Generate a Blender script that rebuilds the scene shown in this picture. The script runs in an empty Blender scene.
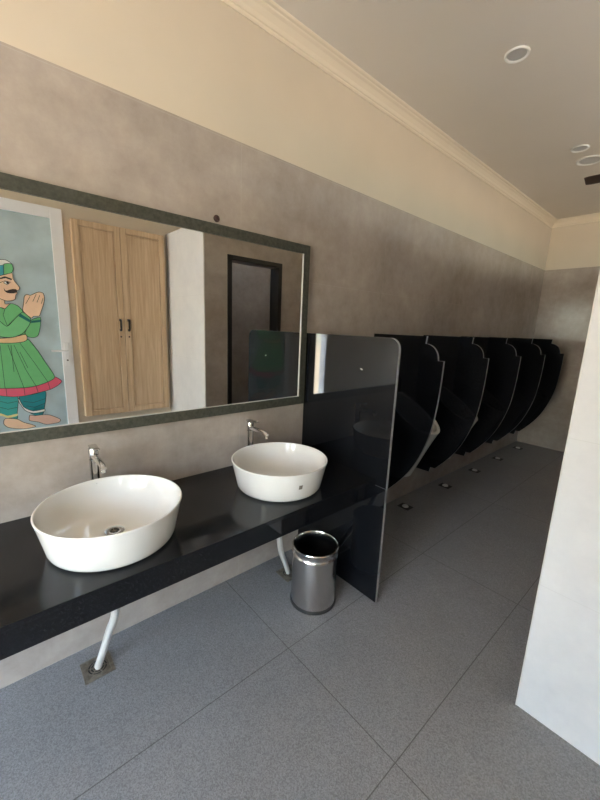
import bpy, bmesh, math, random
from mathutils import Vector, Matrix
random.seed(4)
PI = math.pi
S = bpy.context.scene
C = S.collection

# ------------------------------------------------------------------ materials
def new_mat(name):
    m = bpy.data.materials.new(name); m.use_nodes = True
    nt = m.node_tree; b = nt.nodes['Principled BSDF']
    return m, nt, b
def nd(nt, t, **kw):
    n = nt.nodes.new(t)
    for k, v in kw.items():
        if k in n.inputs: n.inputs[k].default_value = v
        else: setattr(n, k, v)
    return n
def simple(name, col, rough=.5, metal=0., ior=1.5, var=0., scale=20., bump=0.):
    m, nt, b = new_mat(name)
    b.inputs['Roughness'].default_value = rough; b.inputs['Metallic'].default_value = metal; b.inputs['IOR'].default_value = ior
    tc = nd(nt, 'ShaderNodeTexCoord'); no = nd(nt, 'ShaderNodeTexNoise', Scale=scale, Detail=4.)
    nt.links.new(tc.outputs['Object'], no.inputs['Vector'])
    r = nd(nt, 'ShaderNodeValToRGB'); r.color_ramp.elements[0].position = .3; r.color_ramp.elements[1].position = .7
    r.color_ramp.elements[0].color = [c*(1-var) for c in col]+[1]; r.color_ramp.elements[1].color = [min(1, c*(1+var)) for c in col]+[1]
    nt.links.new(no.outputs['Fac'], r.inputs['Fac']); nt.links.new(r.outputs['Color'], b.inputs['Base Color'])
    if bump:
        bp = nd(nt, 'ShaderNodeBump', Strength=bump, Distance=.002)
        nt.links.new(no.outputs['Fac'], bp.inputs['Height']); nt.links.new(bp.outputs['Normal'], b.inputs['Normal'])
    return m
def grid_mask(nt, coord, off, per, w):
    # 1 on joints of a regular grid along one coordinate
    a = nd(nt, 'ShaderNodeMath', operation='SUBTRACT'); nt.links.new(coord, a.inputs[0]); a.inputs[1].default_value = off - per/2
    b = nd(nt, 'ShaderNodeMath', operation='PINGPONG'); nt.links.new(a.outputs[0], b.inputs[0]); b.inputs[1].default_value = per/2
    # pingpong: 0 at off-per/2, per/2 at off
    c = nd(nt, 'ShaderNodeMath', operation='GREATER_THAN'); nt.links.new(b.outputs[0], c.inputs[0]); c.inputs[1].default_value = per/2 - w/2
    return c.outputs[0]
def tile_mat(name, ca, cb, cg, grout, axis, off, per, zoff, zper, rough, speck=0., gw=.003, axis2='Z', bump=.0, ior=1.5, gmix=.22):
    m, nt, b = new_mat(name); lk = nt.links.new
    b.inputs['IOR'].default_value = ior
    g = nd(nt, 'ShaderNodeNewGeometry'); sp = nd(nt, 'ShaderNodeSeparateXYZ'); lk(g.outputs['Position'], sp.inputs[0])
    n1 = nd(nt, 'ShaderNodeTexNoise', Scale=1.6, Detail=8., Roughness=.62); lk(g.outputs['Position'], n1.inputs['Vector'])
    n2 = nd(nt, 'ShaderNodeTexNoise', Scale=9., Detail=5., Roughness=.7); lk(g.outputs['Position'], n2.inputs['Vector'])
    r = nd(nt, 'ShaderNodeValToRGB'); e = r.color_ramp.elements
    e[0].position = .32; e[0].color = (*ca, 1); e[1].position = .68; e[1].color = (*cb, 1)
    ad = nd(nt, 'ShaderNodeMath', operation='MULTIPLY_ADD'); lk(n2.outputs['Fac'], ad.inputs[0]); ad.inputs[1].default_value = .4
    mu = nd(nt, 'ShaderNodeMath', operation='MULTIPLY'); lk(n1.outputs['Fac'], mu.inputs[0]); mu.inputs[1].default_value = .6
    lk(mu.outputs[0], ad.inputs[2]); lk(ad.outputs[0], r.inputs['Fac'])
    col = r.outputs['Color']
    if speck:
        v = nd(nt, 'ShaderNodeTexVoronoi', Scale=280.); lk(g.outputs['Position'], v.inputs['Vector'])
        r2 = nd(nt, 'ShaderNodeValToRGB'); r2.color_ramp.elements[0].position = 0.; r2.color_ramp.elements[1].position = 1.
        r2.color_ramp.elements[0].color = (1-speck, 1-speck, 1-speck, 1); r2.color_ramp.elements[1].color = (1+speck, 1+speck, 1+speck, 1)
        sc_ = nd(nt, 'ShaderNodeSeparateColor'); lk(v.outputs['Color'], sc_.inputs[0]); lk(sc_.outputs[0], r2.inputs['Fac'])
        mx = nd(nt, 'ShaderNodeMix', data_type='RGBA', blend_type='MULTIPLY'); mx.inputs[0].default_value = 1
        lk(col, mx.inputs[6]); lk(r2.outputs['Color'], mx.inputs[7]); col = mx.outputs[2]
    m1 = grid_mask(nt, sp.outputs[axis], off, per, gw); m2 = grid_mask(nt, sp.outputs[axis2], zoff, zper, gw)
    mm = nd(nt, 'ShaderNodeMath', operation='MAXIMUM'); lk(m1, mm.inputs[0]); lk(m2, mm.inputs[1])
    mf = nd(nt, 'ShaderNodeMath', operation='MULTIPLY'); lk(mm.outputs[0], mf.inputs[0]); mf.inputs[1].default_value = gmix
    mx = nd(nt, 'ShaderNodeMix', data_type='RGBA'); lk(mf.outputs[0], mx.inputs[0]); lk(col, mx.inputs[6]); mx.inputs[7].default_value = (*grout, 1)
    lk(mx.outputs[2], b.inputs['Base Color'])
    rr = nd(nt, 'ShaderNodeMapRange'); lk(n2.outputs['Fac'], rr.inputs[0]); rr.inputs[3].default_value = rough*.7; rr.inputs[4].default_value = rough*1.4
    lk(rr.outputs[0], b.inputs['Roughness'])
    if bump:
        bp = nd(nt, 'ShaderNodeBump', Strength=bump, Distance=.001); lk(v.outputs['Distance'], bp.inputs['Height']); lk(bp.outputs['Normal'], b.inputs['Normal'])
    return m
TA, TB, TG = (.30, .252, .218), (.49, .425, .375), (.56, .52, .47)
tile_y = tile_mat('wall_tile_long', TA, TB, None, TG, 'Y', 1.074, 1.235, 0, .603, .06, ior=1.6)
tile_x = tile_mat('wall_tile_cross', TA, TB, None, TG, 'X', 1.43, 1.235, -.02, .603, .13, ior=1.45)
tile_lit = tile_mat('lit_wall_tile', (.565,.565,.585), (.695,.69,.69), None, (.42,.41,.40), 'X', 1.43, 1.235, -.02, .603, .60)  # copy of the wall tile, daylight on the end wall put into a lighter colour
floor_m = tile_mat('floor_tile', (.215, .211, .218), (.275, .271, .278), None, (.06, .055, .05), 'X', -.007, .614, -.25, 1.232, .42, speck=.27, gw=.004, gmix=.7, axis2='Y', bump=0.)
paint = simple('cream_paint', (.64, .56, .45), .75, var=.03, scale=2.)
ceil_m = simple('ceiling_paint', (.80, .74, .66), .8, var=.02, scale=1.5)
white_ceil = simple('cornice_paint', (.80, .71, .57), .6)
def granite_mat(name='black_granite', r0=.02, r1=.07):
    m, nt, b = new_mat(name); lk = nt.links.new
    g = nd(nt, 'ShaderNodeNewGeometry')
    n = nd(nt, 'ShaderNodeTexNoise', Scale=260., Detail=2.); lk(g.outputs['Position'], n.inputs['Vector'])
    r = nd(nt, 'ShaderNodeValToRGB'); e = r.color_ramp.elements; e[0].position = .5; e[0].color = (.006, .0065, .008, 1); e[1].position = .8; e[1].color = (.014, .015, .019, 1)
    lk(n.outputs['Fac'], r.inputs['Fac']); lk(r.outputs['Color'], b.inputs['Base Color'])
    n2 = nd(nt, 'ShaderNodeTexNoise', Scale=5., Detail=6., Roughness=.7); lk(g.outputs['Position'], n2.inputs['Vector'])
    rr = nd(nt, 'ShaderNodeMapRange'); rr.inputs[1].default_value = .4; rr.inputs[2].default_value = .7; rr.inputs[3].default_value = r0; rr.inputs[4].default_value = r1
    lk(n2.outputs['Fac'], rr.inputs[0]); lk(rr.outputs[0], b.inputs['Roughness']); b.inputs['IOR'].default_value = 1.4
    return m
granite = granite_mat()
granite_top = granite_mat('dusty_black_granite', .08, .26)
granite_edge = simple('cut_granite_edge', (.30, .30, .29), .35, var=.25, scale=60.)
ceramic = simple('white_ceramic', (.80, .78, .74), .09, var=.01)
chrome = simple('chrome', (.62, .61, .60), .12, metal=1.)
steel = simple('brushed_steel', (.76, .74, .71), .18, metal=1., var=.12, scale=40.)
dome_m = simple('dull_chrome', (.8,.8,.8), .3, metal=.6)
dark = simple('dark_rubber', (.02, .02, .02), .5)
pvc = simple('white_pvc', (.62, .60, .57), .4, var=.05)
upvc = simple('white_upvc', (.87, .89, .92), .3)
frame_m = simple('olive_stone', (.055, .056, .043), .38, var=.35, scale=70.)
brass_d = simple('dull_metal', (.24, .21, .17), .45, metal=.7, var=.3, scale=50.)
blackframe = simple('black_door_frame', (.018, .016, .015), .3)
fan_m = simple('brown_fan_enamel', (.07, .045, .035), .35)
light_w = simple('white_trim', (.85, .84, .80), .4)
diff_m = simple('diffuser', (.60, .59, .57), .35)
plug_m = simple('brown_plastic', (.05, .022, .018), .45, var=.4, scale=90.)
seat_p = simple('plastic_white', (.75, .74, .72), .25)
def mirror_mat():
    m, nt, b = new_mat('mirror_silver'); b.inputs['Base Color'].default_value = (.93, .94, .93, 1); b.inputs['Metallic'].default_value = 1; b.inputs['Roughness'].default_value = 0
    return m
mirror_m = mirror_mat()
def wood_mat():
    m, nt, b = new_mat('light_oak_laminate'); lk = nt.links.new
    g = nd(nt, 'ShaderNodeTexCoord'); mp = nd(nt, 'ShaderNodeMapping'); mp.inputs['Scale'].default_value = (14, 30, 1.6); lk(g.outputs['Object'], mp.inputs[0])
    n = nd(nt, 'ShaderNodeTexNoise', Scale=1.6, Detail=6., Roughness=.6, Distortion=.4); lk(mp.outputs[0], n.inputs['Vector'])
    r = nd(nt, 'ShaderNodeValToRGB'); e = r.color_ramp.elements; e[0].position = .3; e[0].color = (.48, .33, .20, 1); e[1].position = .7; e[1].color = (.66, .49, .32, 1)
    lk(n.outputs['Fac'], r.inputs['Fac']); lk(r.outputs['Color'], b.inputs['Base Color']); b.inputs['Roughness'].default_value = .4
    return m
wood = wood_mat()
panel_m = simple('pale_blue_paint', (.47, .60, .65), .45, var=.14, scale=5.)
PAINT = {n: simple('mural_'+n, c, .5, var=.03) for n, c in dict(skin=(.92,.64,.44), skin2=(.80,.52,.42), teal=(.05,.42,.38), teal2=(.01,.26,.30), teal3=(.01,.20,.18),
    yellow=(.80,.74,.32), white=(.85,.87,.85), pink=(.80,.12,.20), green=(.17,.55,.22), green2=(.19,.58,.25), sash=(.85,.58,.32), hair=(.03,.02,.02), blue=(.06,.40,.48), must=(.02,.012,.012), line=(.03,.05,.045)).items()}

# ------------------------------------------------------------------ mesh helpers
def link(name, bm, mats, parent=None, smooth=False, bevel=0., seg=2, ang=35):
    me = bpy.data.meshes.new(name)
    bmesh.ops.recalc_face_normals(bm, faces=bm.faces)
    bm.to_mesh(me); bm.free()
    for m in (mats if isinstance(mats, (list, tuple)) else [mats]): me.materials.append(m)
    o = bpy.data.objects.new(name, me); C.objects.link(o)
    if smooth:
        for p in me.polygons: p.use_smooth = True
        me.set_sharp_from_angle(angle=math.radians(ang))
    if bevel:
        b = o.modifiers.new('bevel', 'BEVEL'); b.width = bevel; b.segments = seg; b.limit_method = 'ANGLE'; b.angle_limit = math.radians(40)
    if parent:
        o.parent = parent; wl_ = Vector(); p_ = parent
        while p_: wl_ += p_.location; p_ = p_.parent
        o.location = -wl_
    return o
def recenter(o):
    # put the mesh origin at its own centre (world position unchanged)
    me = o.data; n = len(me.vertices)
    c = sum((v.co for v in me.vertices), Vector())/n
    me.transform(Matrix.Translation(-c)); o.location = Vector(o.location)+c
    return o
def add_box(bm, x0, x1, y0, y1, z0, z1, mi=0):
    vs = [bm.verts.new(p) for p in [(x0,y0,z0),(x1,y0,z0),(x1,y1,z0),(x0,y1,z0),(x0,y0,z1),(x1,y0,z1),(x1,y1,z1),(x0,y1,z1)]]
    for f in [(0,3,2,1),(4,5,6,7),(0,1,5,4),(1,2,6,5),(2,3,7,6),(3,0,4,7)]:
        fc = bm.faces.new([vs[i] for i in f]); fc.material_index = mi
    return vs
def boxes(*bs):
    bm = bmesh.new()
    for b in bs: add_box(bm, *b)
    return bm
def lathe(bm, prof, c, n=48, sx=1., sy=1., mi=0, cap0=True, cap1=True):
    rings = []
    for r, z in prof:
        rings.append([bm.verts.new((c[0]+r*sx*math.cos(2*PI*i/n), c[1]+r*sy*math.sin(2*PI*i/n), c[2]+z)) for i in range(n)])
    for a, b in zip(rings, rings[1:]):
        for i in range(n): bm.faces.new([a[i], a[(i+1)%n], b[(i+1)%n], b[i]]).material_index = mi
    if cap0: bm.faces.new(rings[0][::-1]).material_index = mi
    if cap1: bm.faces.new(rings[-1]).material_index = mi
def tube(bm, pts, rad, n=14, mi=0, caps=True):
    pts = [Vector(p) for p in pts]; rings = []
    rads = rad if isinstance(rad, (list, tuple)) else [rad]*len(pts)
    up = None
    for i, p in enumerate(pts):
        t = (pts[min(i+1, len(pts)-1)]-pts[max(i-1, 0)]).normalized()
        if up is None: up = t.orthogonal().normalized()
        up = (up-t*up.dot(t)).normalized(); s = t.cross(up)
        rings.append([bm.verts.new(p+(up*math.cos(2*PI*k/n)+s*math.sin(2*PI*k/n))*rads[i]) for k in range(n)])
    for a, b in zip(rings, rings[1:]):
        for k in range(n): bm.faces.new([a[k], a[(k+1)%n], b[(k+1)%n], b[k]]).material_index = mi
    if caps: bm.faces.new(rings[0][::-1]).material_index = mi; bm.faces.new(rings[-1]).material_index = mi
def smoothpath(P, n=6):
    P = [Vector(p) for p in P]; out = []
    for i in range(len(P)-1):
        p0 = P[max(i-1,0)]; p1 = P[i]; p2 = P[i+1]; p3 = P[min(i+2,len(P)-1)]
        for k in range(n):
            t = k/n; out.append(.5*((2*p1)+(p2-p0)*t+(2*p0-5*p1+4*p2-p3)*t*t+(3*p1-p0-3*p2+p3)*t**3))
    out.append(P[-1]); return out
def prism_y(pts, y0, y1, face_mi=0, edge_mi=1):
    # outline in x-z, thickness along y
    bm = bmesh.new()
    a = [bm.verts.new((x, y0, z)) for x, z in pts]; b = [bm.verts.new((x, y1, z)) for x, z in pts]
    bm.faces.new(a).material_index = face_mi; bm.faces.new(b[::-1]).material_index = face_mi
    n = len(pts)
    for i in range(n): bm.faces.new([a[i], b[i], b[(i+1)%n], a[(i+1)%n]]).material_index = edge_mi
    return bm
def thing(name, label, cat, loc=(0,0,0), group=None):
    o = bpy.data.objects.new(name, None); C.objects.link(o); o.location = loc; o.empty_display_size = .05
    o['label'] = label; o['category'] = cat
    if group: o['group'] = group
    return o
def tag(o, label, cat, group=None):
    o['label'] = label; o['category'] = cat
    if group: o['group'] = group
    return o
def struct(name, bm, m, parent=None, **kw):
    o = link(name, bm, m, parent, **kw)
    if parent is None: o['kind'] = 'structure'
    return o
def dup(root, loc, label, **extra):
    r = root.copy(); C.objects.link(r); r.location = loc; r['label'] = label
    for ch in list(root.children):
        c = ch.copy(); C.objects.link(c); c.parent = r
        for g in list(ch.children):
            d = g.copy(); C.objects.link(d); d.parent = c
    return r
FIG=[('skin', [(0.101, 1.721), (0.182, 1.663), (0.188, 1.627), (0.224, 1.633), (0.2, 1.597), (0.183, 1.588), (0.159, 1.597), (0.089, 1.602)]), ('teal', [(0.021, 0.871), (0.08, 0.86), (0.196, 0.843), (0.195, 0.771), (0.183, 0.701), (0.177, 0.639), (0.106, 0.669), (0.065, 0.704), (0.017, 0.745)]), ('teal2', [(0.21, 0.847), (0.31, 0.85), (0.4, 0.872), (0.401, 0.811), (0.383, 0.725), (0.362, 0.653), (0.303, 0.661), (0.249, 0.711), (0.218, 0.781)]), ('yellow', [(0.024, 0.73), (0.078, 0.702), (0.116, 0.679), (0.182, 0.689), (0.18, 0.669), (0.115, 0.659), (0.081, 0.681), (0.022, 0.707)]), ('white', [(0.204, 0.828), (0.233, 0.743), (0.297, 0.699), (0.381, 0.707), (0.376, 0.684), (0.295, 0.679), (0.24, 0.711), (0.202, 0.795)]), ('skin', [(0.086, 0.642), (0.105, 0.657), (0.177, 0.641), (0.221, 0.604), (0.276, 0.577), (0.304, 0.554), (0.235, 0.544), (0.16, 0.556), (0.107, 0.576), (0.083, 0.607)]), ('skin2', [(0.262, 0.639), (0.269, 0.665), (0.303, 0.655), (0.362, 0.655), (0.422, 0.645), (0.496, 0.594), (0.478, 0.566), (0.385, 0.561), (0.327, 0.592), (0.265, 0.614)]), ('pink', [(-0.061, 0.974), (0.087, 0.929), (0.249, 0.92), (0.336, 0.929), (0.427, 0.959), (0.484, 0.999), (0.535, 0.955), (0.495, 0.914), (0.431, 0.882), (0.35, 0.864), (0.249, 0.844), (0.166, 0.843), (0.08, 0.86), (-0.081, 0.9)]), ('green', [(0.023, 1.315), (0.123, 1.307), (0.216, 1.307), (0.301, 1.341), (0.327, 1.324), (0.377, 1.237), (0.426, 1.129), (0.484, 0.999), (0.427, 0.955), (0.336, 0.925), (0.249, 0.915), (0.086, 0.924), (-0.062, 0.965)]), ('green', [(0.055, 1.571), (0.105, 1.608), (0.159, 1.595), (0.183, 1.588), (0.224, 1.633), (0.268, 1.619), (0.298, 1.58), (0.308, 1.502), (0.301, 1.375), (0.21, 1.351), (0.128, 1.352), (0.034, 1.361)]), ('sash', [(0.034, 1.361), (0.127, 1.344), (0.219, 1.356), (0.302, 1.381), (0.309, 1.338), (0.283, 1.317), (0.214, 1.306), (0.123, 1.306), (0.03, 1.321)]), ('green', [(0.352, 1.504), (0.42, 1.528), (0.41, 1.442), (0.389, 1.371), (0.356, 1.353), (0.317, 1.36), (0.298, 1.391), (0.315, 1.429)]), ('green2', [(0.297, 1.567), (0.348, 1.517), (0.34, 1.472), (0.315, 1.429), (0.281, 1.386), (0.227, 1.359), (0.177, 1.353), (0.129, 1.362), (0.086, 1.413), (0.126, 1.495), (0.181, 1.444), (0.232, 1.499)]), ('teal3', [(0.267, 1.532), (0.282, 1.555), (0.347, 1.504), (0.341, 1.482)]), ('teal3', [(0.351, 1.498), (0.419, 1.509), (0.417, 1.49), (0.347, 1.478)]), ('skin', [(0.314, 1.658), (0.321, 1.698), (0.34, 1.717), (0.365, 1.712), (0.398, 1.732), (0.43, 1.745), (0.456, 1.737), (0.463, 1.701), (0.453, 1.647), (0.429, 1.582), (0.412, 1.541), (0.372, 1.537), (0.353, 1.52), (0.302, 1.575), (0.308, 1.627)]), ('hair', [(0.101, 1.841), (0.136, 1.841), (0.121, 1.752), (0.099, 1.74)]), ('skin', [(0.131, 1.835), (0.176, 1.85), (0.255, 1.882), (0.259, 1.835), (0.276, 1.802), (0.297, 1.769), (0.288, 1.748), (0.274, 1.74), (0.275, 1.721), (0.264, 1.703), (0.259, 1.673), (0.238, 1.658), (0.205, 1.652), (0.181, 1.658), (0.143, 1.675), (0.107, 1.707), (0.119, 1.761)]), ('white', [(0.109, 1.914), (0.132, 1.953), (0.188, 1.977), (0.224, 1.979), (0.25, 1.964), (0.265, 1.942), (0.215, 1.928), (0.182, 1.919), (0.106, 1.885)]), ('green', [(0.205, 1.938), (0.233, 1.952), (0.261, 1.95), (0.267, 1.915), (0.255, 1.884), (0.226, 1.871), (0.198, 1.862)]), ('blue', [(0.103, 1.894), (0.184, 1.929), (0.208, 1.94), (0.201, 1.862), (0.176, 1.849), (0.096, 1.824)]), ('white', [(0.193, 1.796), (0.208, 1.81), (0.235, 1.801), (0.217, 1.783)]), ('must', [(0.191, 1.757), (0.201, 1.735), (0.226, 1.744), (0.247, 1.752), (0.272, 1.751), (0.276, 1.73), (0.252, 1.718), (0.227, 1.716), (0.207, 1.719), (0.193, 1.734)]), ('must', [(0.21, 1.805), (0.225, 1.809), (0.23, 1.796), (0.214, 1.787)]), ('must', [(0.174, 1.833), (0.207, 1.849), (0.25, 1.834), (0.247, 1.822), (0.21, 1.835), (0.173, 1.822)])]
STROKES=[[(0.174, 1.827), (0.211, 1.843), (0.25, 1.828)], [(0.166, 1.793), (0.204, 1.813), (0.242, 1.805)], [(0.36, 1.701), (0.325, 1.638)], [(0.406, 1.726), (0.376, 1.661)], [(0.43, 1.717), (0.405, 1.655)], [(0.452, 1.695), (0.435, 1.646)], [(0.181, 1.444), (0.269, 1.542)], [(0.183, 1.588), (0.166, 1.537), (0.185, 1.446)], [(0.058, 1.29), (-0.001, 0.952)], [(0.122, 1.29), (0.12, 0.926)], [(0.174, 1.29), (0.201, 1.146), (0.249, 0.915)], [(0.214, 1.29), (0.277, 1.073), (0.336, 0.927)], [(0.256, 1.307), (0.352, 1.114), (0.427, 0.956)], [(0.194, 1.29), (0.193, 1.06)], [(0.249, 1.23), (0.292, 1.09)], [(0.249, 0.915), (0.25, 0.853)], [(0.336, 0.927), (0.346, 0.871)], [(0.427, 0.956), (0.437, 0.891)], [(0.126, 0.925), (0.126, 0.855)], [(0.076, 0.814), (0.127, 0.791), (0.192, 0.802)], [(0.071, 0.762), (0.122, 0.738), (0.187, 0.748)], [(0.234, 0.797), (0.303, 0.778), (0.395, 0.805)], [(0.253, 0.753), (0.309, 0.734), (0.389, 0.762)]]
WORLD = 55
EXPO = 0.
# ------------------------------------------------------------------ the room
W, L, ZC, ZT = 2.28, 5.875, 3.04, 2.421
Y0 = -4.0          # wall behind the camera
T = .12
struct('floor', boxes((-.12, W+.12, Y0-.12, L+.12, -.1, 0)), floor_m)
struct('ceiling', boxes((-.12, W+.12, Y0-.12, L+.12, ZC, ZC+.1)), ceil_m)
def wall_two(bm, x0, x1, y0, y1, z0, z1, inset=(0,0,0,0)):
    # tiles below ZT, painted plaster (set back 6 mm on the room side) above
    if z0 < ZT: add_box(bm, x0, x1, y0, y1, z0, min(z1, ZT), 0)
    if z1 > ZT: add_box(bm, x0+inset[0], x1-inset[1], y0+inset[2], y1-inset[3], max(z0, ZT), z1, 1)
bm = bmesh.new(); wall_two(bm, -T, 0, Y0-T, L+T, 0, ZC, (0,.006,0,0)); struct('wall_left', bm, [tile_y, paint])
bm = bmesh.new(); wall_two(bm, 0, W, L, L+T, 0, ZC, (0,0,.006,0)); struct('wall_far', bm, [tile_x, paint])
# right wall: cupboard and door side, with the door opening and a window opening
DY0, DY1, DZ = -.145, .645, 2.455
WY0, WY1, WZ0, WZ1 = -.93, -.64, .42, 1.55
AY0, AY1, AZ0, AZ1 = -2.60, -1.75, 1.45, 2.34
FILL_VENT = [(1.95, 2.85), (3.25, 4.15), (4.55, 5.45)]; VZ0, VZ1 = 2.45, 2.63  # unseen high openings, added to fill the far corridor with daylight
bm = bmesh.new()
for (a, b, z0, z1) in [(Y0-T, AY0, 0, ZC), (AY0, AY1, 0, AZ0), (AY0, AY1, AZ1, ZC), (AY1, WY0, 0, ZC), (WY0, WY1, 0, WZ0), (WY0, WY1, WZ1, ZC), (WY1, DY0, 0, ZC), (DY0, DY1, DZ, ZC), (DY1, 1.95, 0, ZC), (2.85, 3.25, 0, ZC), (4.15, 4.55, 0, ZC), (5.45, L+T, 0, ZC)]+[(a_, b_, 0, VZ0) for a_, b_ in FILL_VENT]+[(a_, b_, VZ1, ZC) for a_, b_ in FILL_VENT]:
    add_box(bm, W, W+T, a, b, z0, z1, 0)
struct('wall_right', bm, paint)
# wall behind the camera with the entrance opening
EX0, EX1, EZ0, EZ = 1.32, 2.22, 0, 2.70
bm = bmesh.new(); wall_two(bm, 0, EX0, Y0-T, Y0, 0, ZC, (0,0,0,.006)); wall_two(bm, EX1, W, Y0-T, Y0, 0, ZC, (0,0,0,.006)); add_box(bm, EX0, EX1, Y0-T, Y0-.006, EZ, ZC, 1)
struct('wall_back', bm, [tile_x, paint])
# cubicle block: end wall facing the camera, side wall with a black framed doorway
SX, SY, SE = 1.428, 1.563, 5.875
BY0, BY1, BZ = 1.80, 2.44, 2.17
bm = bmesh.new(); add_box(bm, SX, W, SY, SY+.008, 0, ZT, 0); add_box(bm, SX+T, W, SY+.008, SY+T, 0, ZT, 0); struct('wall_stall_end', bm, [tile_lit, paint])
bm = bmesh.new()
for (a, b, z0, z1) in [(SY+.008, BY0, 0, ZT), (BY0, BY1, BZ, ZT), (BY1, SE, 0, ZT)]:
    wall_two(bm, SX, SX+T, a, b, z0, z1, (.006,.006,0,0))
struct('wall_stall_side', bm, [tile_y, paint])
bm = bmesh.new(); wall_two(bm, SX+T, W, 2.92, 3.02, 0, ZT); struct('wall_stall_rear', bm, [tile_x, paint])
bm = boxes((W-.012, W, SY+T, 2.92, 0, ZT)); struct('wall_stall_lining', bm, tile_y)
# pale corner bead on the stall end wall
o = struct('trim_1', boxes((SX-.002, SX+.002, SY-.002, SY+.002, 0, ZT)), pvc)
# cornices
def cornice(name, path_fn, a, b):
    prof = [(0,2.955),(.006,2.955),(.010,2.962),(.010,2.970),(.016,2.972),(.022,2.99),(.038,3.012),(.050,3.02),(.052,3.027),(.064,3.030),(.068,3.036),(.068,3.04),(0,3.04)]
    bm = bmesh.new(); r = []
    for t in (a, b): r.append([bm.verts.new(path_fn(d, z, t)) for d, z in prof])
    n = len(prof)
    for i in range(n): bm.faces.new([r[0][i], r[0][(i+1)%n], r[1][(i+1)%n], r[1][i]])
    bm.faces.new(r[0]); bm.faces.new(r[1][::-1])
    struct(name, bm, white_ceil)
cornice('trim_2', lambda d, z, t: (d-.006, t, z), Y0, L)
cornice('trim_3', lambda d, z, t: (t, L-d+.006, z), 0, W)
cornice('trim_4', lambda d, z, t: (W-d, t, z), Y0, L)

for k_, (a_, b_) in enumerate(FILL_VENT):
    struct('window_%d' % (k_+3), boxes((W, W+T, a_, a_+.02, VZ0, VZ1), (W, W+T, b_-.02, b_, VZ0, VZ1), (W, W+T, a_+.02, b_-.02, VZ0, VZ0+.015), (W, W+T, a_+.02, b_-.02, VZ1-.015, VZ1)), upvc)  # frames for the added fill openings
# black framed doorway into the cubicle
bm = boxes((SX-.012, SX+T+.012, BY0-.0, BY0+.045, 0, BZ), (SX-.012, SX+T+.012, BY1-.045, BY1, 0, BZ), (SX-.012, SX+T+.012, BY0+.045, BY1-.045, BZ-.045, BZ))
struct('door_1', bm, blackframe, bevel=.003)
# white door leaf with the painted figure
bm = boxes((W-.03, W+.06, DY0, DY0+.09, 0, DZ), (W-.03, W+.06, DY1-.09, DY1, 0, DZ), (W-.03, W+.06, DY0+.09, DY1-.09, DZ-.09, DZ), (W-.03, W+.06, DY0+.09, DY1-.09, 0.0, .10))
door = struct('door_2', bm, upvc, bevel=.004)
PX = W-.018
pnl = link('door_panel', boxes((PX, W+.03, DY0+.09, DY1-.09, .10, DZ-.09)), panel_m, door)
bm = boxes((W-.038, W-.03, .575, .612, 1.10, 1.31)); h = link('door_handle', bm, upvc, door, bevel=.003)
bm = bmesh.new(); tube(bm, [(W-.038,.594,1.235),(W-.075,.594,1.235)], .010); tube(bm, smoothpath([(W-.075,.600,1.236),(W-.078,.56,1.238),(W-.076,.47,1.240)], 5), .0095)
link('lever', bm, upvc, h, smooth=True)
bm = bmesh.new(); lathe(bm, [(.007,0),(.007,.004)], (0,0,0), 16); bmesh.ops.rotate(bm, verts=bm.verts, matrix=Matrix.Rotation(-PI/2, 3, 'Y')); bmesh.ops.translate(bm, verts=bm.verts, vec=(W-.038,.594,1.15))
link('keyhole', bm, dark, h)
# painted figure: flat layers of paint on the door panel
names = list(PAINT); mural = bmesh.new()
lay = PX-.0006
def dens(P):
    return smooth_closed(P) if len(P) > 6 else P
def smooth_closed(P, n=3):
    m = len(P); out = []
    for i in range(m):
        p0, p1, p2, p3 = [Vector((*P[(i+k)%m], 0)) for k in (-1,0,1,2)]
        for k in range(n):
            t = k/n; q = .5*((2*p1)+(p2-p0)*t*.7+(2*p0-5*p1+4*p2-p3)*0+((3*(p2-p1)*2-((p2-p0)*.7*2+(p3-p1)*.7))*t*t)+((p2-p0)*.7+(p3-p1)*.7-4*(p2-p1))*t**3)
            out.append((q.x, q.y))
    return out
def ribbon(bm, P, w, x, mi, closed):
    n = len(P); vs = []
    for i in range(n):
        a = P[i-1] if (closed or i > 0) else P[i]; b = P[(i+1)%n] if (closed or i < n-1) else P[i]
        t = Vector((b[0]-a[0], b[1]-a[1])); t = t.normalized() if t.length > 1e-6 else Vector((1,0)); nn = Vector((-t.y, t.x))*w/2
        vs.append((bm.verts.new((x, P[i][0]+nn.x, P[i][1]+nn.y)), bm.verts.new((x, P[i][0]-nn.x, P[i][1]-nn.y))))
    for i in range(n if closed else n-1):
        a, b = vs[i], vs[(i+1)%n]; bm.faces.new([a[0], a[1], b[1], b[0]]).material_index = mi
clampy = lambda P: [(max(DY0+.094, min(DY1-.094, y)), z) for y, z in P]
for nm, P in FIG:
    P = clampy(dens(P)); vs = [mural.verts.new((lay, y, z)) for y, z in P]
    f = mural.faces.new(vs); f.material_index = names.index(nm)
    bmesh.ops.triangulate(mural, faces=[f])
    lay -= .0003
    if nm not in ('must','hair','teal3','yellow'): ribbon(mural, P, .0045, lay, names.index('line'), True); lay -= .0003
for P in STROKES: ribbon(mural, clampy(P), .0035, lay, names.index('line'), False)
for f in mural.faces: f.normal_update()
me = bpy.data.meshes.new('painted_figure')
for f in mural.faces:
    if f.normal.x > 0: f.normal_flip()
mural.to_mesh(me); mural.free()
for n_ in names: me.materials.append(PAINT[n_])
o = bpy.data.objects.new('painted_figure', me); C.objects.link(o)
tag(recenter(o), 'painted man in green tunic and turban with folded hands on the pale blue door', 'painting')
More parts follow.
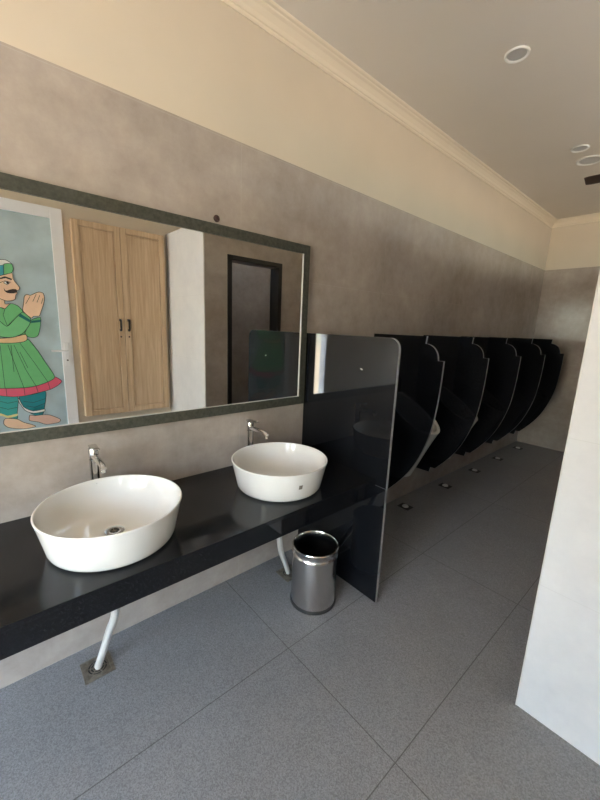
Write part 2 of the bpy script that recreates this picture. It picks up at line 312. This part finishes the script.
# window (behind the camera's left) and entrance frame
bm = boxes((W, W+T, WY0, WY0+.04, WZ0, WZ1), (W, W+T, WY1-.04, WY1, WZ0, WZ1), (W, W+T, WY0+.04, WY1-.04, WZ0, WZ0+.04), (W, W+T, WY0+.04, WY1-.04, WZ1-.04, WZ1))
struct('window_1', bm, upvc)
bm = boxes((W, W+T, AY0, AY0+.04, AZ0, AZ1), (W, W+T, AY1-.04, AY1, AZ0, AZ1), (W, W+T, AY0+.04, AY1-.04, AZ0, AZ0+.04), (W, W+T, AY0+.04, AY1-.04, AZ1-.04, AZ1), (W+.03, W+T-.03, AY0+.04, AY1-.04, 2.02, 2.05), (W+.03, W+T-.03, AY0+.04, AY1-.04, 1.74, 1.77))
struct('window_2', bm, upvc)
bm = boxes((EX0, EX0+.04, Y0-T, Y0, EZ0, EZ), (EX1-.04, EX1, Y0-T, Y0, EZ0, EZ), (EX0+.04, EX1-.04, Y0-T, Y0, EZ-.04, EZ), (EX0+.04, EX1-.04, Y0-T, Y0, EZ0, EZ0+.004))
struct('door_3', bm, upvc)

# ------------------------------------------------------------------ cupboard
cb = thing('wall_cupboard', 'tall light oak two-door cupboard on the cream wall beside the painted door', 'cupboard', (W, 1.10, .60))
CY0, CY1, CZ0, CZ1, CX = .700, 1.512, .605, 2.39, 2.2
bm = boxes((CX+.022, W, CY0, CY0+.02, CZ0, CZ1), (CX+.022, W, CY1-.02, CY1, CZ0, CZ1), (CX+.022, W, CY0+.02, CY1-.02, CZ0, CZ0+.02), (CX+.022, W, CY0+.02, CY1-.02, CZ1-.02, CZ1), (W-.01, W-.002, CY0+.02, CY1-.02, CZ0+.02, CZ1-.02))
link('body', bm, wood, cb)
mid = 1.094
for s, (a, b) in zip((-1, 1), ((CY0, mid-.0015), (mid+.0015, CY1))):
    f = .052
    bm = boxes((CX, CX+.02, a, a+f, CZ0, CZ1), (CX, CX+.02, b-f, b, CZ0, CZ1), (CX, CX+.02, a+f, b-f, CZ0, CZ0+f), (CX, CX+.02, a+f, b-f, CZ1-f, CZ1), (CX+.012, CX+.018, a+f, b-f, CZ0+f, CZ1-f), (CX+.006, CX+.012, a+f+.012, b-f-.012, CZ0+f+.012, CZ1-f-.012))
    d = link('door', bm, wood, cb, bevel=.003)
    hy = mid+s*.038
    bm = bmesh.new(); tube(bm, smoothpath([(CX,hy,1.435),(CX-.022,hy,1.437),(CX-.026,hy,1.45),(CX-.026,hy,1.52),(CX-.022,hy,1.533),(CX,hy,1.535)], 4), .009, 10)
    add_box(bm, CX-.003, CX, hy-.010, hy+.010, 1.425, 1.447); add_box(bm, CX-.003, CX, hy-.010, hy+.010, 1.523, 1.545)
    link('handle', bm, blackframe, d, smooth=True)
    bm = bmesh.new(); lathe(bm, [(.008,0),(.008,.003)], (0,0,0), 16); bmesh.ops.rotate(bm, verts=bm.verts, matrix=Matrix.Rotation(-PI/2, 3, 'Y')); bmesh.ops.translate(bm, verts=bm.verts, vec=(CX,hy,1.372))
    link('lock', bm, plug_m, d)
    link('sticker', boxes((CX+.0072, CX+.008, (a+b)/2-.045, (a+b)/2+.045, CZ1-.145, CZ1-.13)), pvc, d)

# ------------------------------------------------------------------ mirror
MY0, MY1, MZ0, MZ1 = -.55, 1.544, 1.053, 2.014
mr = thing('wall_mirror', 'long wall mirror in a flat olive-grey frame above the two basins', 'mirror', (0, .5, MZ0))
fw = .044
bm = bmesh.new()
def framebar(pts):
    a = [bm.verts.new((0, y, z)) for y, z in pts]; b = [bm.verts.new((.022, y, z)) for y, z in pts]
    bm.faces.new(a); bm.faces.new(b[::-1]); n = len(pts)
    for i in range(n): bm.faces.new([a[i], b[i], b[(i+1)%n], a[(i+1)%n]])
framebar([(MY0,MZ0),(MY1,MZ0),(MY1-fw,MZ0+fw+.006),(MY0+fw,MZ0+fw+.006)])
framebar([(MY0,MZ1),(MY0+fw,MZ1-fw-.006),(MY1-fw,MZ1-fw-.006),(MY1,MZ1)])
framebar([(MY0,MZ0),(MY0+fw,MZ0+fw+.006),(MY0+fw,MZ1-fw-.006),(MY0,MZ1)])
framebar([(MY1,MZ0),(MY1,MZ1),(MY1-fw,MZ1-fw-.006),(MY1-fw,MZ0+fw+.006)])
link('frame', bm, frame_m, mr)
gl = link('glass', boxes((.003, .015, MY0+fw-.01, MY1-fw+.004, MZ0+fw-.004, MZ1-fw+.004)), mirror_m, mr)
link('beading', boxes((.015, .0185, MY1-fw-.005, MY1-fw, MZ0+fw+.006, MZ1-fw-.006), (.015, .0175, MY0+fw, MY1-fw-.005, MZ0+fw+.006, MZ0+fw+.009)), pvc, mr)

# ------------------------------------------------------------------ granite counter
PY = 1.5615
ct = thing('vanity_counter', 'black granite vanity counter with deep front apron carrying both basins', 'counter', (.31, .5, .63))
YL = -.75
link('countertop', boxes((0, .622, YL, PY, .719, .738)), granite_top, ct, bevel=.002)
link('apron', boxes((.598, .618, YL, PY, .6365, .7185)), granite, ct, bevel=.0015)
# tall end partition of the counter
p1 = thing('granite_screen', 'tall black granite screen with rounded corner at the end of the counter', 'partition', (.34, PY, 0))
r = .058; X1 = .688; Z1 = 1.503
arc = [(X1-r+r*math.sin(a), Z1-r+r*math.cos(a)) for a in [i*PI/2/12 for i in range(13)]]
link('upper_panel', prism_y([(0,.702),(0,Z1)]+arc+[(X1,.702)], PY, PY+.018), [granite, granite_edge], p1)
link('lower_panel', prism_y([(0,0),(0,.7),(X1-.001,.7),(X1-.001,0)], PY, PY+.018), [granite, granite_edge], p1)
link('chip', boxes((.455, .462, PY-.0006, PY, 1.325, 1.329), (.462, .470, PY-.0006, PY, 1.321, 1.325)), light_w, p1)

# ------------------------------------------------------------------ basins
def make_basin(c, label):
    t = thing('wash_basin', label, 'basin', (c[0], c[1], .738), group='round white basins on the granite counter')
    bm = bmesh.new()
    prof = [(.0,0),(.196,0),(.206,.003),(.212,.010),(.216,.02),(.222,.05),(.231,.09),(.240,.13),(.2430,.140),(.2435,.143),(.2425,.1455),(.2400,.1462),(.2375,.145),(.2360,.141),(.233,.128),(.224,.098),(.208,.072),(.18,.050),(.14,.037),(.09,.029),(.05,.025),(.034,.024),(.032,.021)]
    lathe(bm, prof[1:], (c[0], c[1], .738), 96)
    link('bowl', bm, ceramic, t, smooth=True, ang=60)
    dc = (c[0]-.012, c[1], .738+.0245)
    dc = (c[0], c[1], .738+.022)
    bm = bmesh.new(); lathe(bm, [(.016,.0035),(.031,.006),(.034,.005),(.035,.002),(.034,0)], dc, 40, cap0=False)
    d = link('drain', bm, chrome, t, smooth=True)
    bm = bmesh.new(); lathe(bm, [(.018,.0005),(.018,.003)], dc, 24)
    link('drain_hole', bm, dark, d)
    bm = bmesh.new(); 
    for k in range(3):
        a = k*PI/3; dx, dy = math.cos(a)*.017, math.sin(a)*.017
        tube(bm, [(dc[0]-dx, dc[1]-dy, dc[2]+.0035), (dc[0]+dx, dc[1]+dy, dc[2]+.0035)], .0016, 6)
    link('strainer', bm, brass_d, d)
    # small printed maker's mark inside the back of the bowl
    a = PI; rr = .2345
    bm = boxes((c[0]-rr-.002, c[0]-rr+.0015, c[1]-.010, c[1]+.006, .862, .864), (c[0]-rr-.002, c[0]-rr+.0015, c[1]-.004, c[1]+.000, .858, .869))
    link('printed_mark', bm, steel, t)
    return t
make_basin((.361,.308), 'round white ceramic basin at the left end of the counter, nearest the camera')
b2 = make_basin((.356,1.093), 'round white ceramic basin with a small grey sticker, beside the granite screen')
# sticker on outer face of the second basin
th = math.radians(-13); rr = .2385
bm = bmesh.new()
n = 5
for i in range(n):
    for_z = [(.800,0),(.822,.0045)]
g0 = []
for i in range(n+1):
    a = th+(i-n/2)*.016
    g0.append([bm.verts.new((.356+(rr+dr)*math.cos(a), 1.093+(rr+dr)*math.sin(a), z)) for z, dr in ((.806,-.0095),(.828,-.0040))])
for i in range(n): bm.faces.new([g0[i][0], g0[i+1][0], g0[i+1][1], g0[i][1]])
bmesh.ops.solidify(bm, geom=bm.faces[:], thickness=.0012)
link('sticker', bm, brass_d, b2)

# ------------------------------------------------------------------ basin mixers
def make_tap(y, label):
    t = thing('basin_tap', label, 'tap', (.078, y, .738), group='tall chrome taps behind the basins')
    x = .078
    bm = bmesh.new(); lathe(bm, [(.026,0),(.026,.006),(.020,.010),(.0185,.03),(.0185,.215),(.0195,.218),(.0195,.222)], (x, y, .738), 32); link('body', bm, chrome, t, smooth=True)
    bm = bmesh.new(); lathe(bm, [(.0175,0),(.019,.004),(.019,.042),(.017,.046)], (x, y, .962), 32)
    hd = link('cartridge_head', bm, chrome, t, smooth=True)
    bm = bmesh.new(); add_box(bm, x-.020, x+.072, y-.016, y+.016, 1.009, 1.018)
    for v in bm.verts:
        if v.co.x > x+.05: v.co.y = y+(v.co.y-y)*.6; v.co.z += .006
    link('lever', bm, chrome, t, bevel=.003)
    bm = bmesh.new(); pts = smoothpath([(x+.005,y,.972),(x+.05,y,.975),(x+.10,y,.976),(x+.140,y,.974),(x+.162,y,.968)], 4)
    tube(bm, pts, [.0145-.004*i/(len(pts)-1) for i in range(len(pts))], 20); link('spout', bm, chrome, t, smooth=True)
    bm = bmesh.new(); lathe(bm, [(.0095,0),(.0095,.012)], (x+.153, y, .950), 20); link('aerator', bm, steel, t, smooth=True)
    return t
make_tap(.312, 'tall chrome tap behind the left basin')
make_tap(1.095, 'tall chrome tap behind the right basin near the granite screen')

# ------------------------------------------------------------------ waste pipes
def pipe(pts, label):
    bm = bmesh.new(); tube(bm, smoothpath(pts, 8), .0155, 18)
    o = link('waste_pipe', bm, pvc, smooth=True); tag(recenter(o), label, 'pipe', 'white waste pipes under the counter')
pipe([(.361,.308,.718),(.352,.306,.60),(.315,.30,.38),(.27,.283,.27),(.21,.268,.14),(.150,.252,.012)], 'white plastic waste pipe running into the floor drain under the left basin')
pipe([(.356,1.093,.718),(.352,1.10,.60),(.33,1.125,.42),(.285,1.18,.27),(.23,1.26,.13),(.185,1.325,.012)], 'white plastic waste pipe behind the steel bin')
def gully(cx, cy, s, label, ang=0.):
    t = thing('floor_drain', label, 'drain', (cx, cy, 0), group='square floor drains under the counter')
    bm = boxes((cx-s,cx+s,cy-s,cy-s+.014,0,.005),(cx-s,cx+s,cy+s-.014,cy+s,0,.005),(cx-s,cx-s+.014,cy-s+.014,cy+s-.014,0,.005),(cx+s-.014,cx+s,cy-s+.014,cy+s-.014,0,.005),(cx-s+.014,cx+s-.014,cy-s+.014,cy+s-.014,0,.0025))
    link('frame', bm, brass_d, t, bevel=.001)
    bm = bmesh.new(); lathe(bm, [(.042,.0025),(.042,.0032)], (cx,cy,0), 40); link('well', bm, dark, t)
    bm = bmesh.new()
    for r_ in (.040,.029,.018): lathe(bm, [(r_-.0025,.0030),(r_-.0025,.0052),(r_+.0025,.0052),(r_+.0025,.0030)], (cx,cy,0), 40, cap0=False, cap1=False)
    for k in range(3):
        a = k*PI/3+.3; add = [(cx-math.cos(a)*.04, cy-math.sin(a)*.04, .0045), (cx+math.cos(a)*.04, cy+math.sin(a)*.04, .0045)]; tube(bm, add, .002, 6)
    link('grating', bm, brass_d, t)
gully(.145, .25, .060, 'square metal floor drain below the left basin')
gully(.185, 1.332, .060, 'square metal floor drain half hidden behind the steel bin')

# ------------------------------------------------------------------ pedal-less steel bin
bx, by, br = .438, 1.302, .127
bn = thing('waste_bin', 'perforated stainless steel waste bin standing under the counter', 'bin', (bx, by, 0))
bm = bmesh.new()
lathe(bm, [(br-.006,.012),(br-.001,.014),(br,.02),(br-.001,.302),(br-.004,.306)], (bx,by,0), 72, cap1=False)
lathe(bm, [(br-.010,.306),(br-.008,.02),(.0,.02)][:2], (bx,by,0), 72, cap0=False, cap1=True)
def perf_mat():
    m, nt, b = new_mat('perforated_steel'); lk = nt.links.new
    tc = nd(nt, 'ShaderNodeTexCoord'); sp = nd(nt, 'ShaderNodeSeparateXYZ'); lk(tc.outputs['Object'], sp.inputs[0])
    at = nd(nt, 'ShaderNodeMath', operation='ARCTAN2'); 
    lk(sp.outputs['Y'], at.inputs[0]); lk(sp.outputs['X'], at.inputs[1])
    ml = nd(nt, 'ShaderNodeMath', operation='MULTIPLY'); lk(at.outputs[0], ml.inputs[0]); ml.inputs[1].default_value = br
    cb_ = nd(nt, 'ShaderNodeCombineXYZ'); lk(ml.outputs[0], cb_.inputs[0]); lk(sp.outputs['Z'], cb_.inputs[1])
    mp = nd(nt, 'ShaderNodeMapping'); mp.inputs['Rotation'].default_value = (0,0,PI/4); mp.inputs['Scale'].default_value = (165,165,165); lk(cb_.outputs[0], mp.inputs[0])
    v = nd(nt, 'ShaderNodeTexVoronoi', Scale=1., Randomness=0.); lk(mp.outputs[0], v.inputs['Vector'])
    r = nd(nt, 'ShaderNodeValToRGB'); r.color_ramp.elements[0].position = .20; r.color_ramp.elements[0].color = (.12,.11,.10,1); r.color_ramp.elements[1].position = .34; r.color_ramp.elements[1].color = (.85,.83,.80,1)
    lk(v.outputs['Distance'], r.inputs['Fac']); lk(r.outputs['Color'], b.inputs['Base Color']); b.inputs['Metallic'].default_value = 1; 
    n = nd(nt, 'ShaderNodeTexNoise', Scale=14., Detail=5.); lk(tc.outputs['Object'], n.inputs['Vector'])
    rr = nd(nt, 'ShaderNodeMapRange'); rr.inputs[3].default_value = .14; rr.inputs[4].default_value = .26; lk(n.outputs['Fac'], rr.inputs[0]); lk(rr.outputs[0], b.inputs['Roughness'])
    return m
wl = link('wall', bm, perf_mat(), bn, smooth=True)
bm = bmesh.new(); lathe(bm, [(br-.006,.302),(br+.001,.306),(br+.003,.312),(br,.318),(br-.001,.324),(br-.001,.340),(br+.003,.346),(br+.004,.352),(br+.001,.357),(br-.004,.357),(br-.007,.352),(br-.007,.306)], (bx,by,0), 72, cap0=False, cap1=False)
link('rim', bm, steel, bn, smooth=True)
bm = bmesh.new(); lathe(bm, [(br-.004,0),(br+.003,.002),(br+.004,.010),(br+.002,.020),(br-.004,.022)], (bx,by,0), 72); link('base_ring', bm, dark, bn, smooth=True)
wl.data.transform(Matrix.Translation((-bx,-by,0))); wl.location = (0,0,0)

# ------------------------------------------------------------------ urinal screens
out = [(-.003,1.512),(.436,1.512),(.431,1.462)]
out += [(.431+.10*math.sin(a), 1.362+.10*math.cos(a)) for a in [i*PI/2/9 for i in range(1,9)]]+[(.533,1.356),(.573,1.356)]
low = smoothpath([(.573,1.356,0),(.570,1.20,0),(.561,1.05,0),(.543,.90,0),(.508,.765,0),(.460,.64,0),(.400,.53,0),(.33,.435,0),(.25,.345,0)], 4)
out += [(p.x, p.y) for p in low[1:]]+[(.205,.342),(.195,.295),(-.003,.29)]
UY = [2.262+.703*k for k in range(5)]
ul = ['nearest urinal screen, next after the tall granite screen', 'second black urinal screen from the camera', 'middle one of the five curved black urinal screens', 'fourth black urinal screen from the camera', 'farthest black urinal screen, closest to the end wall']
first = None
for k, y in enumerate(UY):
    if first is None:
        bm = prism_y(out, -.009, .009)
        first = link('urinal_screen', bm, [granite, granite_edge]); first.location = (0, y, 0); o = first
    else:
        o = first.copy(); C.objects.link(o); o.location = (0, y, 0)
    tag(o, ('black granite ' if 'black' not in ul[k] else '')+ul[k] if k else 'black granite '+ul[k], 'partition', 'curved urinal screens along the wall')

# ------------------------------------------------------------------ urinals
def urinal_mesh():
    bm = bmesh.new(); n = 48
    def ring(fx, cx, hw, zf, sq=2.0):
        r = []
        for i in range(n):
            a = 2*PI*i/n; ca, sa = math.cos(a), math.sin(a)
            x = cx+fx*ca; y = hw*math.copysign(abs(sa)**(2/sq), sa)
            x = max(x, .002); r.append(bm.verts.new((x, y, zf(x))))
        return r
    rings = []
    rim = lambda x: 1.06-.30*min(1,(x/.40))**.8
    # outside from the foot upwards
    for t in [0,.05,.15,.3,.45,.6,.75,.88,.96,1]:
        d = .20+.20*(t**.9); hw = .105+.075*math.sin(t*PI/2)
        z0 = .34
        rings.append(ring(d/2+.003, d/2, hw, lambda x, t=t: z0+(rim(x)-z0)*t))
    # rim thickness then inside
    rings.append(ring(.186, .202, .165, lambda x: rim(x)+.006))
    rings.append(ring(.172, .205, .152, lambda x: rim(x)-.002))
    for t in [.1,.3,.55,.8,.95]:
        rings.append(ring(.172-.075*t, .205-.03*t, .152-.06*t, lambda x, t=t: rim(x)*(1-t)+t*.50))
    for a, b in zip(rings, rings[1:]):
        for i in range(n): bm.faces.new([a[i], a[(i+1)%n], b[(i+1)%n], b[i]])
    bm.faces.new(rings[0][::-1]); bm.faces.new(rings[-1])
    return bm
un = ['in the bay beside the tall granite screen','peeking past the nearest curved black screen','in the third bay between black screens','in the fourth bay between black screens','in the fifth bay between black screens','in the last bay by the end wall']
ur0 = None
for k in range(6):
    y = 1.92+.703*k
    if ur0 is None:
        ur0 = thing('urinal', '', 'urinal', (0, y, .34), group='white urinals between the screens')
        u = link('bowl', urinal_mesh(), ceramic, None, smooth=True, ang=50); u.parent = ur0; u.location = (0, 0, -.34)
        bm = bmesh.new(); tube(bm, smoothpath([(.0,0,1.16),(.03,0,1.16),(.045,0,1.14),(.045,0,1.05)], 5), .010); lathe(bm, [(.022,0),(.022,.006)], (.045,0,1.045), 20)
        f = link('flush_pipe', bm, chrome, None, smooth=True); f.parent = ur0; f.location = (0, 0, -.34)
        r_ = ur0
    else: r_ = dup(ur0, (0, y, .34), '')
    r_['label'] = 'white ceramic wall urinal '+un[k]
fd = ['farthest forward, nearest the tall granite screen','below the second urinal','below the third urinal','below the fourth urinal','below the fifth urinal','nearest the end wall']
d0 = None
for k, y in enumerate([2.0, 2.715, 3.44, 4.127, 4.79, 5.50]):
    if k == 0: continue
    if d0 is None:
        d0 = thing('urinal_floor_drain', '', 'drain', (.14, y, 0), group='small floor drains along the urinal wall')
        bm = boxes((-.055,.055,-.045,.045,0,.004)); a = link('plate', bm, dark, None, bevel=.001); a.parent = d0
        bm = bmesh.new(); lathe(bm, [(.028,.004),(.028,.008),(.022,.015),(.010,.019)], (0,0,0), 28); a = link('dome', bm, dome_m, None, smooth=True); a.parent = d0
        r_ = d0
    else: r_ = dup(d0, (.14, y, 0), '')
    r_['label'] = 'small dark floor drain with chrome dome '+('closest to the counter' if k == 1 else fd[k])

# ------------------------------------------------------------------ ceiling lights
def downlight(cx, cy, r, label, src=None):
    t = thing('ceiling_light', label, 'light', (cx, cy, ZC), group='round recessed ceiling lights')
    bm = bmesh.new(); lathe(bm, [(r,0),(r,-.006),(r*.93,-.010),(r*.80,-.006),(r*.76,-.001),(r*.76,0)], (cx,cy,ZC), 56, cap0=False, cap1=False)
    link('trim_ring', bm, light_w, t, smooth=True)
    bm = bmesh.new(); lathe(bm, [(r*.78,-.0005),(r*.78,-.003),(r*.3,-.004)], (cx,cy,ZC), 48); link('diffuser', bm, diff_m, t, smooth=True)
downlight(.729, 2.358, .062, 'round white ceiling downlight alone nearest the camera')
downlight(.715, 3.80, .062, 'smaller round ceiling downlight of the far pair')
downlight(.724, 4.10, .098, 'larger round ceiling downlight beside the brown fan blade')

# ------------------------------------------------------------------ ceiling fans
def fan(cx, cy, z, a0, R, label, group='brown ceiling fans'):
    t = thing('ceiling_fan', label, 'fan', (cx, cy, ZC), group=group)
    bm = bmesh.new(); tube(bm, [(cx,cy,ZC),(cx,cy,z+.05)], .011); lathe(bm, [(.055,0),(.05,-.03),(.02,-.06)], (cx,cy,ZC), 28); lathe(bm, [(.02,.11),(.045,.09),(.05,.06)], (cx,cy,z), 28)
    link('rod', bm, fan_m, t, smooth=True)
    bm = bmesh.new(); lathe(bm, [(.03,.065),(.075,.055),(.092,.035),(.092,-.01),(.08,-.035),(.045,-.048)], (cx,cy,z), 40); link('motor', bm, fan_m, t, smooth=True)
    for k in range(3):
        a = a0+k*2*PI/3; bm = bmesh.new()
        prof = [(.085,.016),(.13,.016),(.15,.045),(.30,.052),(R-.03,.056),(R,.046)]
        top = []; bot = []
        for rr, w in prof:
            for s in (-1, 1):
                tl = .010*s
                top.append(bm.verts.new((rr, w*s, .004+tl))); bot.append(bm.verts.new((rr, w*s, -.001+tl)))
        for i in range(len(prof)-1):
            j = 2*i
            bm.faces.new([top[j],top[j+1],top[j+3],top[j+2]]); bm.faces.new([bot[j],bot[j+2],bot[j+3],bot[j+1]])
            bm.faces.new([top[j],top[j+2],bot[j+2],bot[j]]); bm.faces.new([top[j+1],bot[j+1],bot[j+3],top[j+3]])
        bm.faces.new([top[0],bot[0],bot[1],top[1]]); e = len(top)-2; bm.faces.new([top[e],top[e+1],bot[e+1],bot[e]])
        bmesh.ops.rotate(bm, verts=bm.verts, matrix=Matrix.Rotation(a, 3, 'Z')); bmesh.ops.translate(bm, verts=bm.verts, vec=(cx,cy,z))
        link('blade', bm, fan_m, t)
fan(1.41, .84, 2.70, math.radians(-56), .66, 'brown three-blade ceiling fan over the wash area, faintly mirrored in the wall tiles')
fan(1.45, 3.60, 2.70, math.radians(183), .605, 'brown three-blade ceiling fan at the far end, one blade tip showing at the right edge')

# wall plug above the mirror
bm = bmesh.new(); lathe(bm, [(.0165,0),(.0165,.004),(.013,.007),(.006,.005)], (0,0,0), 28)
for k in range(4):
    a = k*PI/2+.5; add_box(bm, math.cos(a)*.009-.002, math.cos(a)*.009+.002, math.sin(a)*.009-.002, math.sin(a)*.009+.002, .004, .010)
bmesh.ops.rotate(bm, verts=bm.verts, matrix=Matrix.Rotation(PI/2, 3, 'Y')); bmesh.ops.translate(bm, verts=bm.verts, vec=(0,.934,2.043))
tag(recenter(link('wall_plug', bm, plug_m, None, smooth=True)), 'small round dark brown plug in the wall tile just above the mirror frame', 'wall plug')

# toilet inside the cubicle, seen through the black doorway in the mirror
tl = thing('toilet', 'white ceramic toilet inside the cubicle behind the black door frame', 'toilet', (1.95, SY+T, 0))
bm = bmesh.new(); ty = SY+T
for i_, (z, hw, d) in enumerate([(0,.11,.52)]): pass
ring_s = []
for z, hw, d, y0 in [(0,.12,.46,.05),(.05,.115,.44,.05),(.2,.12,.46,.04),(.33,.165,.56,.02),(.38,.18,.60,.0),(.40,.18,.60,.0)]:
    r_ = []
    for i in range(40):
        a = 2*PI*i/40; r_.append(bm.verts.new((1.95+hw*math.cos(a), ty+y0+(d-y0)/2+(d-y0)/2*math.sin(a), z)))
    ring_s.append(r_)
for a, b in zip(ring_s, ring_s[1:]):
    for i in range(40): bm.faces.new([a[i], a[(i+1)%40], b[(i+1)%40], b[i]])
bm.faces.new(ring_s[0][::-1]); bm.faces.new(ring_s[-1]); link('pan', bm, ceramic, tl, smooth=True)
link('cistern', boxes((1.77, 2.13, ty, ty+.17, .40, .78)), ceramic, tl, bevel=.02, seg=4)
link('cistern_lid', boxes((1.76, 2.14, ty, ty+.18, .782, .81)), ceramic, tl, bevel=.008, seg=3)
bm = bmesh.new(); tube(bm, smoothpath([(1.95+.18*math.cos(a), ty+.38+.20*math.sin(a), .41) for a in [2*PI*i/16 for i in range(17)]], 2), .014, 8, caps=False)
link('seat', bm, seat_p, tl, smooth=True)

# ------------------------------------------------------------------ daylight
w = bpy.data.worlds.new('daylight'); S.world = w; w.use_nodes = True
nt = w.node_tree; bg = nt.nodes['Background']; lk = nt.links.new
tc = nd(nt, 'ShaderNodeTexCoord'); sp = nd(nt, 'ShaderNodeSeparateXYZ'); lk(tc.outputs['Generated'], sp.inputs[0])
no = nd(nt, 'ShaderNodeTexNoise', Scale=9., Detail=4.); lk(tc.outputs['Generated'], no.inputs['Vector'])
ma = nd(nt, 'ShaderNodeMath', operation='MULTIPLY_ADD'); lk(no.outputs['Fac'], ma.inputs[0]); ma.inputs[1].default_value = .12; lk(sp.outputs['Z'], ma.inputs[2])
mr_ = nd(nt, 'ShaderNodeMapRange'); mr_.inputs[1].default_value = -1; mr_.inputs[2].default_value = 1; lk(ma.outputs[0], mr_.inputs[0])
rp = nd(nt, 'ShaderNodeValToRGB'); e = rp.color_ramp.elements
e[0].position = 0; e[0].color = (.48,.46,.43,1); e[1].position = 1; e[1].color = (.42,.64,1.,1)
for p, c in ((.50,(.52,.44,.33)), (.525,(.34,.36,.30)), (.62,(.38,.42,.37)), (.66,(.62,.80,1.))):
    q = e.new(p); q.color = (*c, 1)
lk(mr_.outputs[0], rp.inputs['Fac']); lk(rp.outputs['Color'], bg.inputs['Color']); bg.inputs['Strength'].default_value = WORLD
def portal(loc, rot, sx, sy):
    l = bpy.data.lights.new('daylight_opening', 'AREA'); l.shape = 'RECTANGLE'; l.size = sx; l.size_y = sy; l.cycles.is_portal = True
    o = bpy.data.objects.new('daylight_opening', l); C.objects.link(o); o.location = loc; o.rotation_euler = rot
portal(((EX0+EX1)/2, Y0-T/2, (EZ+EZ0)/2), (PI/2,0,PI), EX1-EX0, EZ-EZ0)
portal((W+T/2, (WY0+WY1)/2, (WZ0+WZ1)/2), (PI/2,0,PI/2), WY1-WY0, WZ1-WZ0)
portal((W+T/2, (AY0+AY1)/2, (AZ0+AZ1)/2), (PI/2,0,PI/2), AY1-AY0, AZ1-AZ0)

for a_, b_ in FILL_VENT: portal((W+T/2, (a_+b_)/2, (VZ0+VZ1)/2), (PI/2,0,PI/2), b_-a_, VZ1-VZ0)
# ------------------------------------------------------------------ camera
cam = bpy.data.cameras.new('camera'); co = bpy.data.objects.new('camera', cam); C.objects.link(co); S.camera = co
cam.sensor_fit = 'HORIZONTAL'; cam.sensor_width = 36; cam.lens = 361.47*36/600; cam.clip_start = .02
yaw, pitch, roll = .8457, -.1999, .0407
fwd = Vector((-math.sin(yaw)*math.cos(pitch), math.cos(yaw)*math.cos(pitch), math.sin(pitch)))
rt = Vector((math.cos(yaw), math.sin(yaw), 0)); up = rt.cross(fwd)
r2 = rt*math.cos(roll)+up*math.sin(roll); u2 = -rt*math.sin(roll)+up*math.cos(roll)
M = Matrix((r2, u2, -fwd)).transposed().to_4x4(); M.translation = (1.7263, 0, 1.54); co.matrix_world = M
S.view_settings.view_transform = 'Standard'; S.view_settings.look = 'None'; S.view_settings.gamma = 1; S.view_settings.exposure = EXPO
S.view_settings.use_curve_mapping = False
